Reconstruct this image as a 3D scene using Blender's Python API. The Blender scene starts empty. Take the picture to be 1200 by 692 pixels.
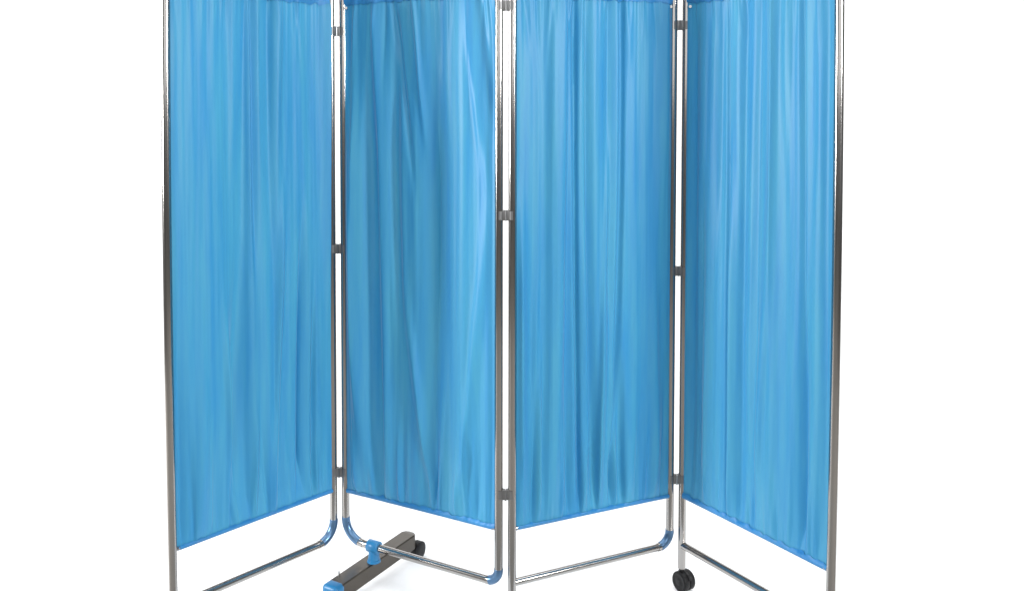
import bpy, bmesh, math, random
from mathutils import Vector, Matrix, noise
sc = bpy.context.scene
COL = sc.collection
H = 1.382                      # camera height above the floor
PI = math.pi

# ------------------------------------------------------------ materials
def new_mat(name):
    m = bpy.data.materials.new(name); m.use_nodes = True
    nt = m.node_tree
    return m, nt, nt.nodes['Principled BSDF']

def simple(name, col, rough=.5, metal=0., bump=0., scale=200, **kw):
    m, nt, b = new_mat(name)
    b.inputs['Base Color'].default_value = (*col, 1)
    b.inputs['Roughness'].default_value = rough
    b.inputs['Metallic'].default_value = metal
    for k, v in kw.items(): b.inputs[k].default_value = v
    tc = nt.nodes.new('ShaderNodeTexCoord')
    n = nt.nodes.new('ShaderNodeTexNoise'); n.inputs['Scale'].default_value = scale
    n.inputs['Detail'].default_value = 4
    nt.links.new(tc.outputs['Object'], n.inputs['Vector'])
    if bump:
        bp = nt.nodes.new('ShaderNodeBump'); bp.inputs['Strength'].default_value = bump
        bp.inputs['Distance'].default_value = .001
        nt.links.new(n.outputs['Fac'], bp.inputs['Height'])
        nt.links.new(bp.outputs['Normal'], b.inputs['Normal'])
    mr = nt.nodes.new('ShaderNodeMapRange')
    v_ = .012 if metal == 1. else .06
    mr.inputs['To Min'].default_value = max(0, rough - v_)
    mr.inputs['To Max'].default_value = rough + v_
    nt.links.new(n.outputs['Fac'], mr.inputs['Value'])
    nt.links.new(mr.outputs['Result'], b.inputs['Roughness'])
    return m

def fabric(name, c1, c2, trans=.25, warm=1.0):
    m, nt, b = new_mat(name)
    L = nt.links.new
    tc = nt.nodes.new('ShaderNodeTexCoord')
    mp = nt.nodes.new('ShaderNodeMapping'); mp.inputs['Scale'].default_value = (1, 1, .07)
    L(tc.outputs['Object'], mp.inputs['Vector'])
    n = nt.nodes.new('ShaderNodeTexNoise'); n.inputs['Scale'].default_value = 26
    n.inputs['Detail'].default_value = 5; n.inputs['Roughness'].default_value = .6
    L(mp.outputs['Vector'], n.inputs['Vector'])
    cr = nt.nodes.new('ShaderNodeMix'); cr.data_type = 'RGBA'
    cr.inputs[6].default_value = (*c1, 1); cr.inputs[7].default_value = (*c2, 1)
    mr = nt.nodes.new('ShaderNodeMapRange'); mr.inputs['From Min'].default_value = .35
    mr.inputs['From Max'].default_value = .65
    L(n.outputs['Fac'], mr.inputs['Value']); L(mr.outputs['Result'], cr.inputs[0])
    L(cr.outputs[2], b.inputs['Base Color'])
    b.inputs['Roughness'].default_value = .50
    b.inputs['Specular IOR Level'].default_value = .55
    b.inputs['Sheen Weight'].default_value = .25
    b.inputs['Sheen Roughness'].default_value = .4
    # pulled threads and small puckers
    n2 = nt.nodes.new('ShaderNodeTexNoise'); n2.inputs['Scale'].default_value = 70
    n2.inputs['Detail'].default_value = 4
    mp2 = nt.nodes.new('ShaderNodeMapping'); mp2.inputs['Scale'].default_value = (1, 1, .12)
    L(tc.outputs['Object'], mp2.inputs['Vector']); L(mp2.outputs['Vector'], n2.inputs['Vector'])
    bp = nt.nodes.new('ShaderNodeBump'); bp.inputs['Strength'].default_value = .16
    bp.inputs['Distance'].default_value = .002
    L(n2.outputs['Fac'], bp.inputs['Height']); L(bp.outputs['Normal'], b.inputs['Normal'])
    tr = nt.nodes.new('ShaderNodeBsdfTranslucent'); L(cr.outputs[2], tr.inputs['Color'])
    mx = nt.nodes.new('ShaderNodeMixShader'); mx.inputs[0].default_value = trans
    L(b.outputs[0], mx.inputs[1]); L(tr.outputs[0], mx.inputs[2])
    out = [x for x in nt.nodes if x.type == 'OUTPUT_MATERIAL'][0]
    L(mx.outputs[0], out.inputs['Surface'])
    return m

M = {}
M['chrome'] = simple('polished_steel', (.38, .365, .35), .16, 1., .0, 60)
M['sleeve'] = simple('blue_grey_corner', (.10, .19, .32), .30, .75)
M['hinge'] = simple('dull_grey_metal', (.19, .19, .19), .42, .7, .2)
M['pin'] = simple('bright_pin', (.5, .5, .5), .3, 1.)
M['steel_bar'] = simple('brushed_steel_channel', (.085, .074, .062), .30, .8, .02, 30)
M['blue'] = simple('bright_blue_plastic', (.015, .165, .36), .38, 0., .1)
M['black'] = simple('black_rubber', (.006, .006, .007), .5, 0., .3, 120, **{'Specular IOR Level': .3})
M['blackp'] = simple('black_plastic', (.010, .010, .011), .4, 0., .1, **{'Specular IOR Level': .35})
M['cloth'] = fabric('blue_satin_cloth', (.028, .255, .515), (.054, .318, .51), .12)
M['hem'] = fabric('doubled_blue_cloth', (.024, .22, .53), (.030, .25, .55), .08)
M['paper'] = simple('white_paper', (.93, .93, .93), .9, 0., .0, 20)
M['floor'] = simple('dark_studio_floor', (.28, .265, .245), .6, 0., .1, 12)

# ------------------------------------------------------------ mesh helpers
def link(name, bm, mat, parent=None, smooth=True):
    me = bpy.data.meshes.new(name)
    bmesh.ops.recalc_face_normals(bm, faces=bm.faces)
    bm.to_mesh(me); bm.free()
    me.materials.append(M[mat])
    if smooth:
        for p in me.polygons: p.use_smooth = True
        try: me.set_sharp_from_angle(angle=math.radians(50))
        except Exception: pass
    o = bpy.data.objects.new(name, me); COL.objects.link(o)
    if parent: o.parent = parent
    return o

def sweep(bm, pts, r, n=40, cap=True):
    pts = [Vector(p) for p in pts]
    rings = []
    t0 = (pts[1]-pts[0]).normalized()
    up = Vector((0, 0, 1)) if abs(t0.z) < .9 else Vector((0, 1, 0))
    nrm = t0.cross(up).normalized()
    for i, p in enumerate(pts):
        if i == 0: t = pts[1]-pts[0]
        elif i == len(pts)-1: t = pts[-1]-pts[-2]
        else: t = (pts[i+1]-pts[i]).normalized()+(pts[i]-pts[i-1]).normalized()
        t.normalize()
        nrm = (nrm - t*nrm.dot(t)).normalized()
        b = t.cross(nrm)
        rr = r[i] if isinstance(r, (list, tuple)) else r
        rings.append([bm.verts.new(p + (nrm*math.cos(2*PI*k/n)+b*math.sin(2*PI*k/n))*rr) for k in range(n)])
    for a, b_ in zip(rings, rings[1:]):
        for k in range(n):
            bm.faces.new((a[k], a[(k+1) % n], b_[(k+1) % n], b_[k]))
    if cap:
        bm.faces.new(rings[0][::-1]); bm.faces.new(rings[-1])

def box(bm, size, mat4, bevel=.002, seg=3):
    r = bmesh.ops.create_cube(bm, size=1.)
    bmesh.ops.scale(bm, vec=size, verts=r['verts'])
    if bevel:
        es = list({e for v in r['verts'] for e in v.link_edges})
        g = bmesh.ops.bevel(bm, geom=es, offset=bevel, segments=seg, affect='EDGES', profile=.5)
        vs = list({v for f in g['faces'] for v in f.verts} | {v for v in r['verts'] if v.is_valid})
    else: vs = r['verts']
    bmesh.ops.transform(bm, matrix=mat4, verts=vs)

def lathe(bm, prof, mat4, n=36):
    """prof: (axial, radius) pairs round the local X axis"""
    rings = []
    for a, r in prof:
        rings.append([bm.verts.new(mat4 @ Vector((a, r*math.cos(2*PI*k/n), r*math.sin(2*PI*k/n)))) for k in range(n)])
    for p, q in zip(rings, rings[1:]):
        for k in range(n): bm.faces.new((p[k], p[(k+1) % n], q[(k+1) % n], q[k]))
    bm.faces.new(rings[0][::-1]); bm.faces.new(rings[-1])

# ------------------------------------------------------------ layout (metres, camera above the origin)
R = .011
J = [Vector((-.7641, 2.2763, 0)), Vector((-.4062, 2.6407, 0)), Vector((.0626, 2.3924, 0)),
     Vector((.5508, 2.6039, 0)), Vector((.8282, 2.1759, 0))]
G = .0174
Z_RAIL = H-1.2513
Z_CB = H-1.112
Z_HEM = H+.270                  # lower edge of top hem
Z_CT = Z_HEM+.035
Z_TOP = Z_CT+.055
ENDS = []
for i in range(4):
    a, b = J[i].copy(), J[i+1].copy()
    if i > 0: a.x += G
    if i < 3: b.x -= G
    ENDS.append((a, b))
near_first = [True, False, True, False]   # which end stands nearer the camera

screen = bpy.data.objects.new('folding_screen', None); COL.objects.link(screen)
screen.location = (J[2].x, J[2].y, 0)
screen['label'] = 'four panel folding medical screen with gathered blue curtains in chromed tube frames'
screen['category'] = 'folding screen'
OFF = Matrix.Translation(-Vector(screen.location))

def part(name, bm, mat, parent=screen, smooth=True, label=None):
    bmesh.ops.transform(bm, matrix=OFF, verts=bm.verts)
    o = link(name, bm, mat, parent, smooth)
    if label: o['label'] = label
    return o

def bow(z):                     # outer posts bow outward by a few millimetres
    t = (z-.13)/(Z_TOP-.13)
    return .005*4*t*(1-t)*1.0 if 0 < t < 1 else 0.

def arc(c, a, b, n=10, t0=0., t1=1.):
    """quarter bend: from c+a towards c+b"""
    return [c + a*math.cos(PI/2*(t0+(t1-t0)*k/n)) + b*math.sin(PI/2*(t0+(t1-t0)*k/n)) for k in range(n+1)]

Zv = Vector((0, 0, 1))
# per panel: end treatment at (first, second): radius of lower bend or None = straight leg down to z
leg_floor = .064
spec = [(None, .055), (.062, .036), (None, .042), (None, None)]
frames = []
for i, (a, b) in enumerate(ENDS):
    d = (b-a).normalized(); L = (b-a).length
    bm = bmesh.new()
    def post_pts(e, side, outer, zlo):
        zs = [zlo + (Z_TOP-.05-zlo)*k/24 for k in range(25)]
        out = -d if side == 0 else d
        return [e + Zv*z + (out*bow(z) if outer else Vector()) for z in zs]
    la, lb = spec[i]
    pa = post_pts(a, 0, i == 0, leg_floor if la is None else Z_RAIL+la)
    pb = post_pts(b, 1, i == 3, leg_floor if lb is None else Z_RAIL+lb)
    top = arc(a+d*.05+Zv*(Z_TOP-.05), -d*.05, Zv*.05)[1:] + arc(b-d*.05+Zv*(Z_TOP-.05), Zv*.05, d*.05)[:-1]
    path = pa + top + pb[::-1]
    # lower bends
    def lower(e, rad, inward):
        return arc(e+inward*rad+Zv*(Z_RAIL+rad), -inward*rad, -Zv*rad)
    if la is not None: path = lower(a, la, d)[::-1][:-1] + path
    if lb is not None: path = path + lower(b, lb, -d)[1:]
    sweep(bm, path, R)
    # bottom rail
    ra = a + d*(la if la is not None else R*.4) + Zv*Z_RAIL
    rb = b - d*(lb if lb is not None else R*.4) + Zv*Z_RAIL
    sweep(bm, [ra + (rb-ra)*k/8 for k in range(9)], R*.88 if i in (2,) else R*.93)
    words = ['leftmost tube frame', 'tube frame over the crossing foot bar', 'tube frame second from the right', 'rightmost tube frame on a black caster']
    fr = part('tube_frame', bm, 'chrome', label=words[i]+' of the folding screen')
    frames.append(fr)
    # blue grey corner sleeves on the bends
    for e, rad, inward in ((a, la, d), (b, lb, -d)):
        if rad is None: continue
        bm = bmesh.new()
        pts = arc(e+inward*rad+Zv*(Z_RAIL+rad), -inward*rad, -Zv*rad, 12, -.03, .84)
        sweep(bm, pts, R+.0010)
        part('corner_sleeve', bm, 'sleeve', fr)
    # curtain rods with end ferrules
    for z in (Z_CT-.008, Z_CB+.004):
        bm = bmesh.new()
        sweep(bm, [a+d*(R*.5)+Zv*z, b-d*(R*.5)+Zv*z], .0036, 12)
        for e, s in ((a, 1), (b, -1)):
            sweep(bm, [e+d*s*(R*.7)+Zv*z, e+d*s*(R+.006)+Zv*z], .0062, 14)
        part('curtain_rod', bm, 'chrome', fr)
    for z in (Z_HEM+.004,):     # little hook studs beside the top rod
        for e, s in ((a, 1), (b, -1)):
            bm = bmesh.new()
            q = e+d*s*(R+.001)+Zv*(z-.012)+Vector((0, -R*.7, 0))
            sweep(bm, [q, q+Vector((0, -.004, 0))], .004, 12)
            part('rod_stud', bm, 'pin', fr)

# ------------------------------------------------------------ curtains
random.seed(11)
def gauss(x, w): return math.exp(-(x/w)**2)
def sm(t): t = max(0, min(1, t)); return t*t*(3-2*t)

def make_folds(seed, n, amp, wmin, wmax, drift):
    rnd = random.Random(seed); F = []
    for k in range(n):
        u0 = (k+rnd.random())/n
        u1 = u0 + rnd.uniform(-drift, drift)
        um = (u0+u1)/2 + rnd.uniform(-drift, drift)*.5
        v0, v1 = (-.2, 1.2)
        q = rnd.random()
        if q < .3: v1 = rnd.uniform(.35, .8)
        elif q < .65: v0 = rnd.uniform(.2, .7)
        F.append((u0, um, u1, v0, v1, rnd.uniform(wmin, wmax), amp*rnd.uniform(.35, 1.)*(1 if rnd.random() < .72 else -1)))
    return F

def hand(F, items):
    for it in items: F.append(it)

# (u_top, u_mid, u_bottom, v_from, v_to, width, height in metres)
folds = [
    make_folds(3, 8, .0110, .026, .055, .05),
    make_folds(8, 6, .0080, .026, .050, .09),
    make_folds(21, 10, .0120, .020, .042, .03),
    make_folds(34, 10, .0085, .018, .038, .025),
]
hand(folds[0], [(.50, .50, .50, -.2, .6, .016, -.006), (.70, .66, .60, .3, 1.2, .018, .007), (.80, .80, .78, .35, 1.2, .020, -.009),
                (.24, .30, .36, .5, 1.2, .022, .008), (.42, .40, .34, .45, 1.2, .03, -.009), (.90, .88, .87, .5, 1.2, .012, -.008)])
hand(folds[1], [(.02, .04, .20, .25, 1.2, .035, .010), (.22, .26, .30, -.2, 1.2, .035, .010), (.38, .36, .50, .0, .75, .030, -.012),
                (.30, .40, .60, .50, 1.2, .026, .012), (.64, .62, .64, -.2, .72, .06, -.010), (.70, .68, .64, .60, 1.2, .034, .014),
                (.80, .80, .78, -.2, 1.1, .040, .006), (.98, .92, .74, .35, 1.2, .034, .009), (.05, .07, .10, .1, 1.2, .07, .020), (.60, .62, .60, .1, 1.2, .075, -.024), (.19,.20,.24,.1,1.2,.05,-.016), (.90, 1.15, 1.5, -.2, .45, .034, -.010),
                (.82, 1.02, 1.4, -.2, .45, .030, .008), (.33, .52, .64, -.2, .45, .018, -.009), (.47, .60, .70, -.2, .40, .016, .008)])
hand(folds[2], [(.44, .46, .50, -.2, 1.2, .022, -.010), (.60, .57, .52, .2, 1.2, .022, .009), (.28, .27, .25, -.2, 1.2, .03, .008),
                (.36, .37, .40, -.2, 1.2, .014, -.009), (.66, .66, .60, -.2, 1.2, .015, -.009), (.20, .15, .10, .5, 1.2, .016, -.007)])
hand(folds[3], [(.30, .32, .33, -.2, 1.2, .012, -.007), (.62, .60, .50, -.2, 1.1, .03, .006), (.80, .82, .83, -.2, 1.2, .014, -.006),
                (.15, .14, .16, .55, 1.2, .03, .005)])

def make_puckers(seed, n, amp, lmin, lmax):
    rnd = random.Random(seed); F = []
    for k in range(n):
        F.append(((k+rnd.random())/n, rnd.uniform(-.07, .07), rnd.uniform(lmin, lmax), rnd.uniform(.008, .017),
                  amp*rnd.uniform(.5, 1.)*(1 if rnd.random() < .45 else -1)))
    return F
puckers = [(make_puckers(51, 9, .0045, .08, .28), make_puckers(61, 15, .0085, .12, .45)),
           (make_puckers(52, 11, .0065, .08, .30), make_puckers(62, 13, .0085, .12, .40)),
           (make_puckers(53, 14, .0060, .08, .30), make_puckers(63, 16, .0085, .12, .45)),
           (make_puckers(54, 12, .0030, .08, .25), make_puckers(64, 16, .0055, .12, .45))]
HS = (1.8, 1.15, 1.5, 1.6)
def fold_depth(i, u, v):
    z = 0.
    for (u0, um, u1, v0, v1, w, h) in folds[i]:
        e = sm((v-v0)/.28) * sm((v1-v)/.28)
        if e <= 0: continue
        c = (1-v)*(1-v)*u0 + 2*v*(1-v)*(2*um-.5*(u0+u1)) + v*v*u1
        x = u-c
        if abs(x) > 3*w: continue
        z += HS[i]*h*e*gauss(x, w)
    for (u0, s0, ln, w, h) in puckers[i][1]:      # short folds fanning up from the lower rod
        t = (1-v)/ln
        if t < 1:
            e = (1-sm(t))*sm((1-v)/.014+.10)
            ww = w*(1+1.3*t)
            x = u-(u0+s0*t)
            if abs(x) < 3*ww: z += h*e*gauss(x, ww)
    for (u0, s0, ln, w, h) in puckers[i][0]:      # and down from the upper rod
        t = v/ln
        if t < 1:
            e = (1-sm(t))*sm(v/.012+.25)
            ww = w*(1+.8*t)
            x = u-(u0+s0*t)
            if abs(x) < 3*ww: z += h*e*gauss(x, ww)
    # broad billow and fine wandering wrinkles
    z += .0045*noise.noise(Vector((u*3.1+i*7, v*1.6, i)))
    z += .0020*noise.noise(Vector((u*26+i*3, v*2.2, 5+i)))
    z += .0005*noise.noise(Vector((u*60+i*3, v*5., 9+i)))
    # gathers close to the two rods
    gt = math.exp(-v/.045); gb = math.exp(-(1-v)/.035)
    z += .0022*gt*noise.noise(Vector((u*58, v*4, i+20)))*2 + .0022*gb*noise.noise(Vector((u*58, v*4, i+30)))*2
    # pinned to the rods and the posts
    pin = 1-.75*math.exp(-v/.02)-.88*math.exp(-(1-v)/.020)
    z *= pin*sm(u/.03+.15)*sm((1-u)/.03+.15)
    z = max(z, -.0030-.30*(1-v), -.04)
    return z

NU, NV = 230, 190
for i, (a, b) in enumerate(ENDS):
    d = (b-a).normalized(); L = (b-a).length
    nrm = Vector((d.y, -d.x, 0))
    if nrm.y > 0: nrm = -nrm
    nf = near_first[i]
    # near edge meets the post's flank, far edge laps in front of it
    ua = R*.9 if nf else R*.8
    ub = L-R*.8 if nf else L-R*.9
    def offs(u):
        k = u if nf else 1-u
        return .001 + R*.35*k**3
    def P(u, v, zt=Z_CT, zb=Z_CB):
        z = zt+(zb-zt)*v
        s = ua+(ub-ua)*u
        out = Vector()
        if i == 0: out = -d*bow(z)*(1-u)
        if i == 3: out = d*bow(z)*u
        return a + d*s + Zv*z + out + nrm*offs(u)
    bm = bmesh.new()
    grid = []
    for q in range(NV+1):
        v = q/NV
        row = []
        for p in range(NU+1):
            u = p/NU
            h = fold_depth(i, u, v)
            pt = P(u, v) + nrm*h
            # folds also pull the cloth sideways a little
            pt += d*.6*h*math.sin(u*40+i)*.5
            row.append(bm.verts.new(pt))
        grid.append(row)
    for q in range(NV):
        for p in range(NU):
            bm.faces.new((grid[q][p], grid[q][p+1], grid[q+1][p+1], grid[q+1][p]))
    names = ['leftmost', 'second from the left, darkest and most loosely draped', 'third from the left', 'rightmost']
    cur = part('curtain', bm, 'cloth', label='blue gathered curtain, '+names[i])
    # hems: cloth folded over the rods, ragged inner edge where the gathers start
    for k, (zc, sgn) in enumerate(((Z_CT-.008, -1), (Z_CB+.004, 1))):
        bm = bmesh.new(); rings = []
        base = .026 if k == 0 else (.0045, .006, .0035, .009)[i]
        for p in range(161):
            u = p/160
            drop = base + (.006 if k == 0 else .005)*(noise.noise(Vector((u*34, k*5+i*3, .3)))+.4*noise.noise(Vector((u*90, k+i*3, 1.3))))
            if k == 1 and i == 1: drop += .006*abs(math.sin(u*17))*u
            drop = max(.0048, drop)
            pu = .0010*noise.noise(Vector((u*70, i, k)))
            c = P(u, 0 if k == 0 else 1); c.z = zc
            v_in = abs((zc+sgn*drop) - (Z_CT if k == 0 else Z_CB))/(Z_CT-Z_CB)
            hh = fold_depth(i, u, v_in if k == 0 else 1-v_in)
            prof = [(hh+.0016, sgn*drop), (max(.6*hh+.0042, .0048)+pu, sgn*drop*.45), (.0052+pu, 0), (.0036, -sgn*.0046), (0, -sgn*.0062),
                    (-.0036, -sgn*.0046), (-.0050, 0), (min(hh, 0)-.0030, sgn*drop)]
            rings.append([bm.verts.new(c+nrm*x+Zv*z) for x, z in prof])
        for r0, r1 in zip(rings, rings[1:]):
            for q in range(len(r0)-1): bm.faces.new((r0[q], r0[q+1], r1[q+1], r1[q]))
        part('top_hem' if k == 0 else 'bottom_hem', bm, 'hem', cur)

# ------------------------------------------------------------ hinges
PY = 162.; PF = 1095.85; TH = math.radians(2.214)
def z_at(y, depthY): return H - math.tan(math.atan((y-PY)/PF)+TH)*depthY
hinges = [(1, 37), (1, 291), (1, 552), (2, 7), (2, 252), (2, 578), (3, 30), (3, 317), (3, 560)]
for j, y in hinges:
    c = J[j].copy(); c.z = z_at(y, c.y)
    bm = bmesh.new()
    hgt = .027
    gap = 2*(G-R)
    w = gap+.006
    for s in (-1, 1):           # two leaves wrapping the posts, knuckle in the middle
        box(bm, (w/2-.0004, .012, hgt), Matrix.Translation(c+Vector((s*(w/4+.0002), -.003, 0))), .0012)
        pc = c+Vector((s*G, 0, 0))
        pts = [pc+Vector((0, 0, -hgt*.42)), pc+Vector((0, 0, hgt*.42))]
        n = 18; rr = R+.0009
        for ang0 in (0,):
            arcv = []
            for k in range(n+1):
                th = math.radians(95)*(k/n*2-1) + (0 if s < 0 else PI)
                arcv.append((math.cos(th)*rr, math.sin(th)*rr))
            lo = [bm.verts.new(pts[0]+Vector((x, yy, 0))) for x, yy in arcv]
            hi = [bm.verts.new(pts[1]+Vector((x, yy, 0))) for x, yy in arcv]
            for k in range(n): bm.faces.new((lo[k], lo[k+1], hi[k+1], hi[k]))
    hg = part('hinge', bm, 'hinge')
    bm = bmesh.new()
    sweep(bm, [c+Vector((0, -.010, -hgt*.505)), c+Vector((0, -.010, hgt*.505))], .0022, 14)
    q = c+Vector((-.001, -.009, 0))
    part('hinge_pin', bm, 'pin' if (j, y) in ((3, 560), (1, 37)) else 'hinge', hg)

# ------------------------------------------------------------ casters
def caster(foot, ax):
    """foot: floor point under the post, ax: wheel axle direction"""
    ax = Vector(ax).normalized(); fw = Vector((-ax.y, ax.x, 0))
    rot = Matrix((ax, fw, Zv)).transposed().to_4x4()
    wr = .0280
    c = foot + Zv*(wr+.0005) + fw*.004 + Vector((.004, .002, 0))
    bm = bmesh.new()            # hood, fork and stem
    sweep(bm, [foot+Zv*(leg_floor-.010), foot+Zv*(leg_floor+.002)], .0085, 20)
    sweep(bm, [foot+Zv*.045, foot+Zv*(leg_floor-.006)], .0065, 16)
    n = 14
    for wdt, ro in ((.0060, wr+.0010),):
        A = []
        for k in range(n+1):
            th = math.radians(20+150*k/n)
            A.append([bm.verts.new(c+ax*sx*wdt/2+fw*math.cos(th)*r_+Zv*math.sin(th)*r_) for sx in (-1, 1) for r_ in (ro, ro-.004)])
        for p, q in zip(A, A[1:]):
            for x, y in ((0, 1), (1, 3), (3, 2), (2, 0)): bm.faces.new((p[x], p[y], q[y], q[x]))
        bm.faces.new((A[0][0], A[0][1], A[0][3], A[0][2])); bm.faces.new((A[-1][0], A[-1][2], A[-1][3], A[-1][1]))
    ca = part('caster', bm, 'blackp')
    for s in (-1, 1):
        bm = bmesh.new()
        prof = [(.0010, .006), (.0010, wr-.001), (.0020, wr), (.0170, wr), (.0197, wr-.0018), (.0207, wr-.005),
                (.0190, wr-.008), (.0190, .010), (.0205, .008), (.0205, .003)]
        prof = [(s*x, r) for x, r in prof]
        lathe(bm, prof, Matrix.Translation(c) @ rot)
        part('wheel', bm, 'black', ca)

caster(ENDS[3][0], (-.86, -.51, 0))
caster(ENDS[0][0], (-.8, -.6, 0))
caster(ENDS[2][0], (.9, -.3, 0))
caster(ENDS[3][1], (-.3, -.9, 0))

# ------------------------------------------------------------ cross foot under panel two
A = Vector((-.399, 2.465, 0)); B = Vector((-.213, 2.777, 0))
fd = (B-A).normalized(); fs = Vector((fd.y, -fd.x, 0)); FL = (B-A).length
zt, zb, hw = .088, .046, .0245
bm = bmesh.new()
def ring(s, w, top, bot):
    c = A+fd*s
    e = .003
    o = [(-w, bot), (-w, top-e), (-w+e, top), (w-e, top), (w, top-e), (w, bot), (w-.0016, bot), (w-.0016, top-.0016-e), (w-e-.001, top-.0018), (-w+e+.001, top-.0018), (-w+.0016, top-.0016-e), (-w+.0016, bot)]
    return [bm.verts.new(c+fs*x+Zv*z) for x, z in o]
rs = [ring(.0, hw, zt, zb)] + [ring(FL*k/8, hw, zt, zb) for k in range(1, 8)] + [ring(FL-.015, hw, zt, zb), ring(FL-.004, hw*.80, zt-.001, zb), ring(FL+.004, hw*.45, zt-.003, zb+.002)]
for p, q in zip(rs, rs[1:]):
    n = len(p)
    for k in range(n): bm.faces.new((p[k], p[(k+1) % n], q[(k+1) % n], q[k]))
bm.faces.new(rs[0]); bm.faces.new(rs[-1][::-1])
# closing tongue at the far end
foot = part('cross_foot', bm, 'steel_bar', smooth=False, label='brown grey steel channel foot crossing under the second panel')
# clamp gripping the rail
a1, b1 = ENDS[1]; d1 = (b1-a1).normalized()
best = min((k/400 for k in range(401)), key=lambda t: abs(564.05+PF*((a1+(b1-a1)*t).x)/((a1+(b1-a1)*t).y*math.cos(TH)+1.2513*math.sin(TH))-438))
cp = a1+(b1-a1)*best; cp.z = Z_RAIL
bm = bmesh.new()
rot = Matrix((d1, Vector((-d1.y, d1.x, 0)), Zv)).transposed().to_4x4()
lathe(bm, [(-.0185, R+.002), (-.0185, R+.0045), (-.017, R+.006), (.017, R+.006), (.0185, R+.0045), (.0185, R+.002)], Matrix.Translation(cp) @ rot)
zlo = zt+.0005
sweep(bm, [Vector((cp.x, cp.y, zlo+(cp.z+.012-zlo)*k/5)) for k in range(6)], [.0165, .016, .0155, .015, .0145, .010], 28)
sweep(bm, [Vector((cp.x, cp.y, zlo)), Vector((cp.x, cp.y, zlo+.006))], [.0195, .0180], 28)
part('rail_clamp', bm, 'blue', foot)
# cap on the near end
bm = bmesh.new()
rotf = Matrix((fd, -fs, Zv)).transposed().to_4x4()
box(bm, (.040, .054, .052), Matrix.Translation(A+fd*.002+Zv*(zt-.0235)) @ rotf, .0125, 6)
part('end_cap', bm, 'blue', foot)
bm = bmesh.new()
cw = A+fd*.006+Zv*.0205
lathe(bm, [(-.011, .010), (-.011, .018), (-.009, .020), (.009, .020), (.011, .018), (.011, .010)], Matrix.Translation(cw) @ Matrix((fs, fd, Zv)).transposed().to_4x4())
part('foot_wheel', bm, 'black', foot)
# bolt heads and a lug on the channel
bm = bmesh.new()
c = A+fd*.040-fs*.012+Zv*zt
sweep(bm, [c-Zv*.001, c+Zv*.016], .0022, 12)
part('bright_lug', bm, 'pin', foot)
# wheel at the far end
bm = bmesh.new()
cw = Vector((-.192, 2.785, .0275))
lathe(bm, [(-.013, .008), (-.013, .022), (-.010, .0268), (.010, .0268), (.013, .022), (.013, .008)], Matrix.Translation(cw) @ Matrix((fs, fd, Zv)).transposed().to_4x4())
part('foot_wheel', bm, 'black', foot)
bm = bmesh.new()
box(bm, (.024, .030, .026), Matrix.Translation(cw-fs*.016-fd*.004+Zv*.008) @ rotf, .003)
part('wheel_bracket', bm, 'blackp', foot)

# ------------------------------------------------------------ setting: white paper sweep on a dark studio floor
bm = bmesh.new()
prof = [(2.21, .0006), (2.6, .0006), (3.5, .0006), (4.6, .0006)]
for k in range(1, 13):
    th = PI/2*k/12; prof.append((4.6+1.2*math.sin(th), 1.2*(1-math.cos(th))+.0006))
prof += [(5.8, 2.0), (5.8, 2.7)]
rows = [[bm.verts.new((x, y, z)) for x in (-8, -4, 0, 4, 8)] for y, z in prof]
for p, q in zip(rows, rows[1:]):
    for k in range(4): bm.faces.new((p[k], p[k+1], q[k+1], q[k]))
bd = link('backdrop', bm, 'paper'); bd['kind'] = 'structure'
bm = bmesh.new()
vs = [bm.verts.new(v) for v in ((-9, -8, -.004), (9, -8, -.004), (9, 7, -.004), (-9, 7, -.004))]
bm.faces.new(vs)
fl = link('floor', bm, 'floor'); fl['kind'] = 'structure'

# ------------------------------------------------------------ light
def area(name, loc, target, sx, sy, power, col=(1, 1, 1)):
    l = bpy.data.lights.new(name, 'AREA'); l.shape = 'RECTANGLE'; l.size = sx; l.size_y = sy
    l.energy = power; l.color = col
    o = bpy.data.objects.new(name, l); COL.objects.link(o)
    o.location = loc
    o.rotation_euler = (Vector(target)-Vector(loc)).to_track_quat('-Z', 'Y').to_euler()
    return o
area('backdrop_light', (0, 3.5, 3.8), (0, 4.5, .4), 8, 1.2, 175)  # added to wash the sweep to plain white and drown shadows
area('floor_fill', (0, -3, 3.6), (0, -3, 0), 4, 3, 110)  # added fill, brightens the front floor that the lower posts mirror
area('post_reflection_fill', (0, -1.6, 2.15), (0, 2.4, 1.9), 4.6, 1.4, 29)  # added panel, stands in for a bright wall mirrored in the upper posts
area('overhead_light', (0, .9, 3.5), (0, 2.5, .6), 3.5, 1.6, 36)
area('key_light', (2.6, .2, 1.9), (0, 2.4, .9), .6, .6, 80)
area('side_light', (-3.2, 1.52, 1.5), (.6, 2.4, .9), .5, 1.0, 130)

w = bpy.data.worlds.new('World'); sc.world = w; w.use_nodes = True
w.node_tree.nodes['Background'].inputs[0].default_value = (.94, .97, 1, 1)
w.node_tree.nodes['Background'].inputs[1].default_value = .20

# ------------------------------------------------------------ camera
cam = bpy.data.cameras.new('camera'); co = bpy.data.objects.new('camera', cam); COL.objects.link(co)
cam.sensor_width = 36; cam.lens = 36*PF/1200
cam.shift_x = (600-564.05)/1200
cam.shift_y = -(346-PY)/1200
cam.clip_start = .05; cam.clip_end = 100
co.location = (0, 0, H); co.rotation_euler = (PI/2-TH, 0, 0)
sc.camera = co
sc.view_settings.view_transform = 'Standard'
sc.view_settings.look = 'None'
sc.view_settings.exposure = 0
sc.view_settings.gamma = 1
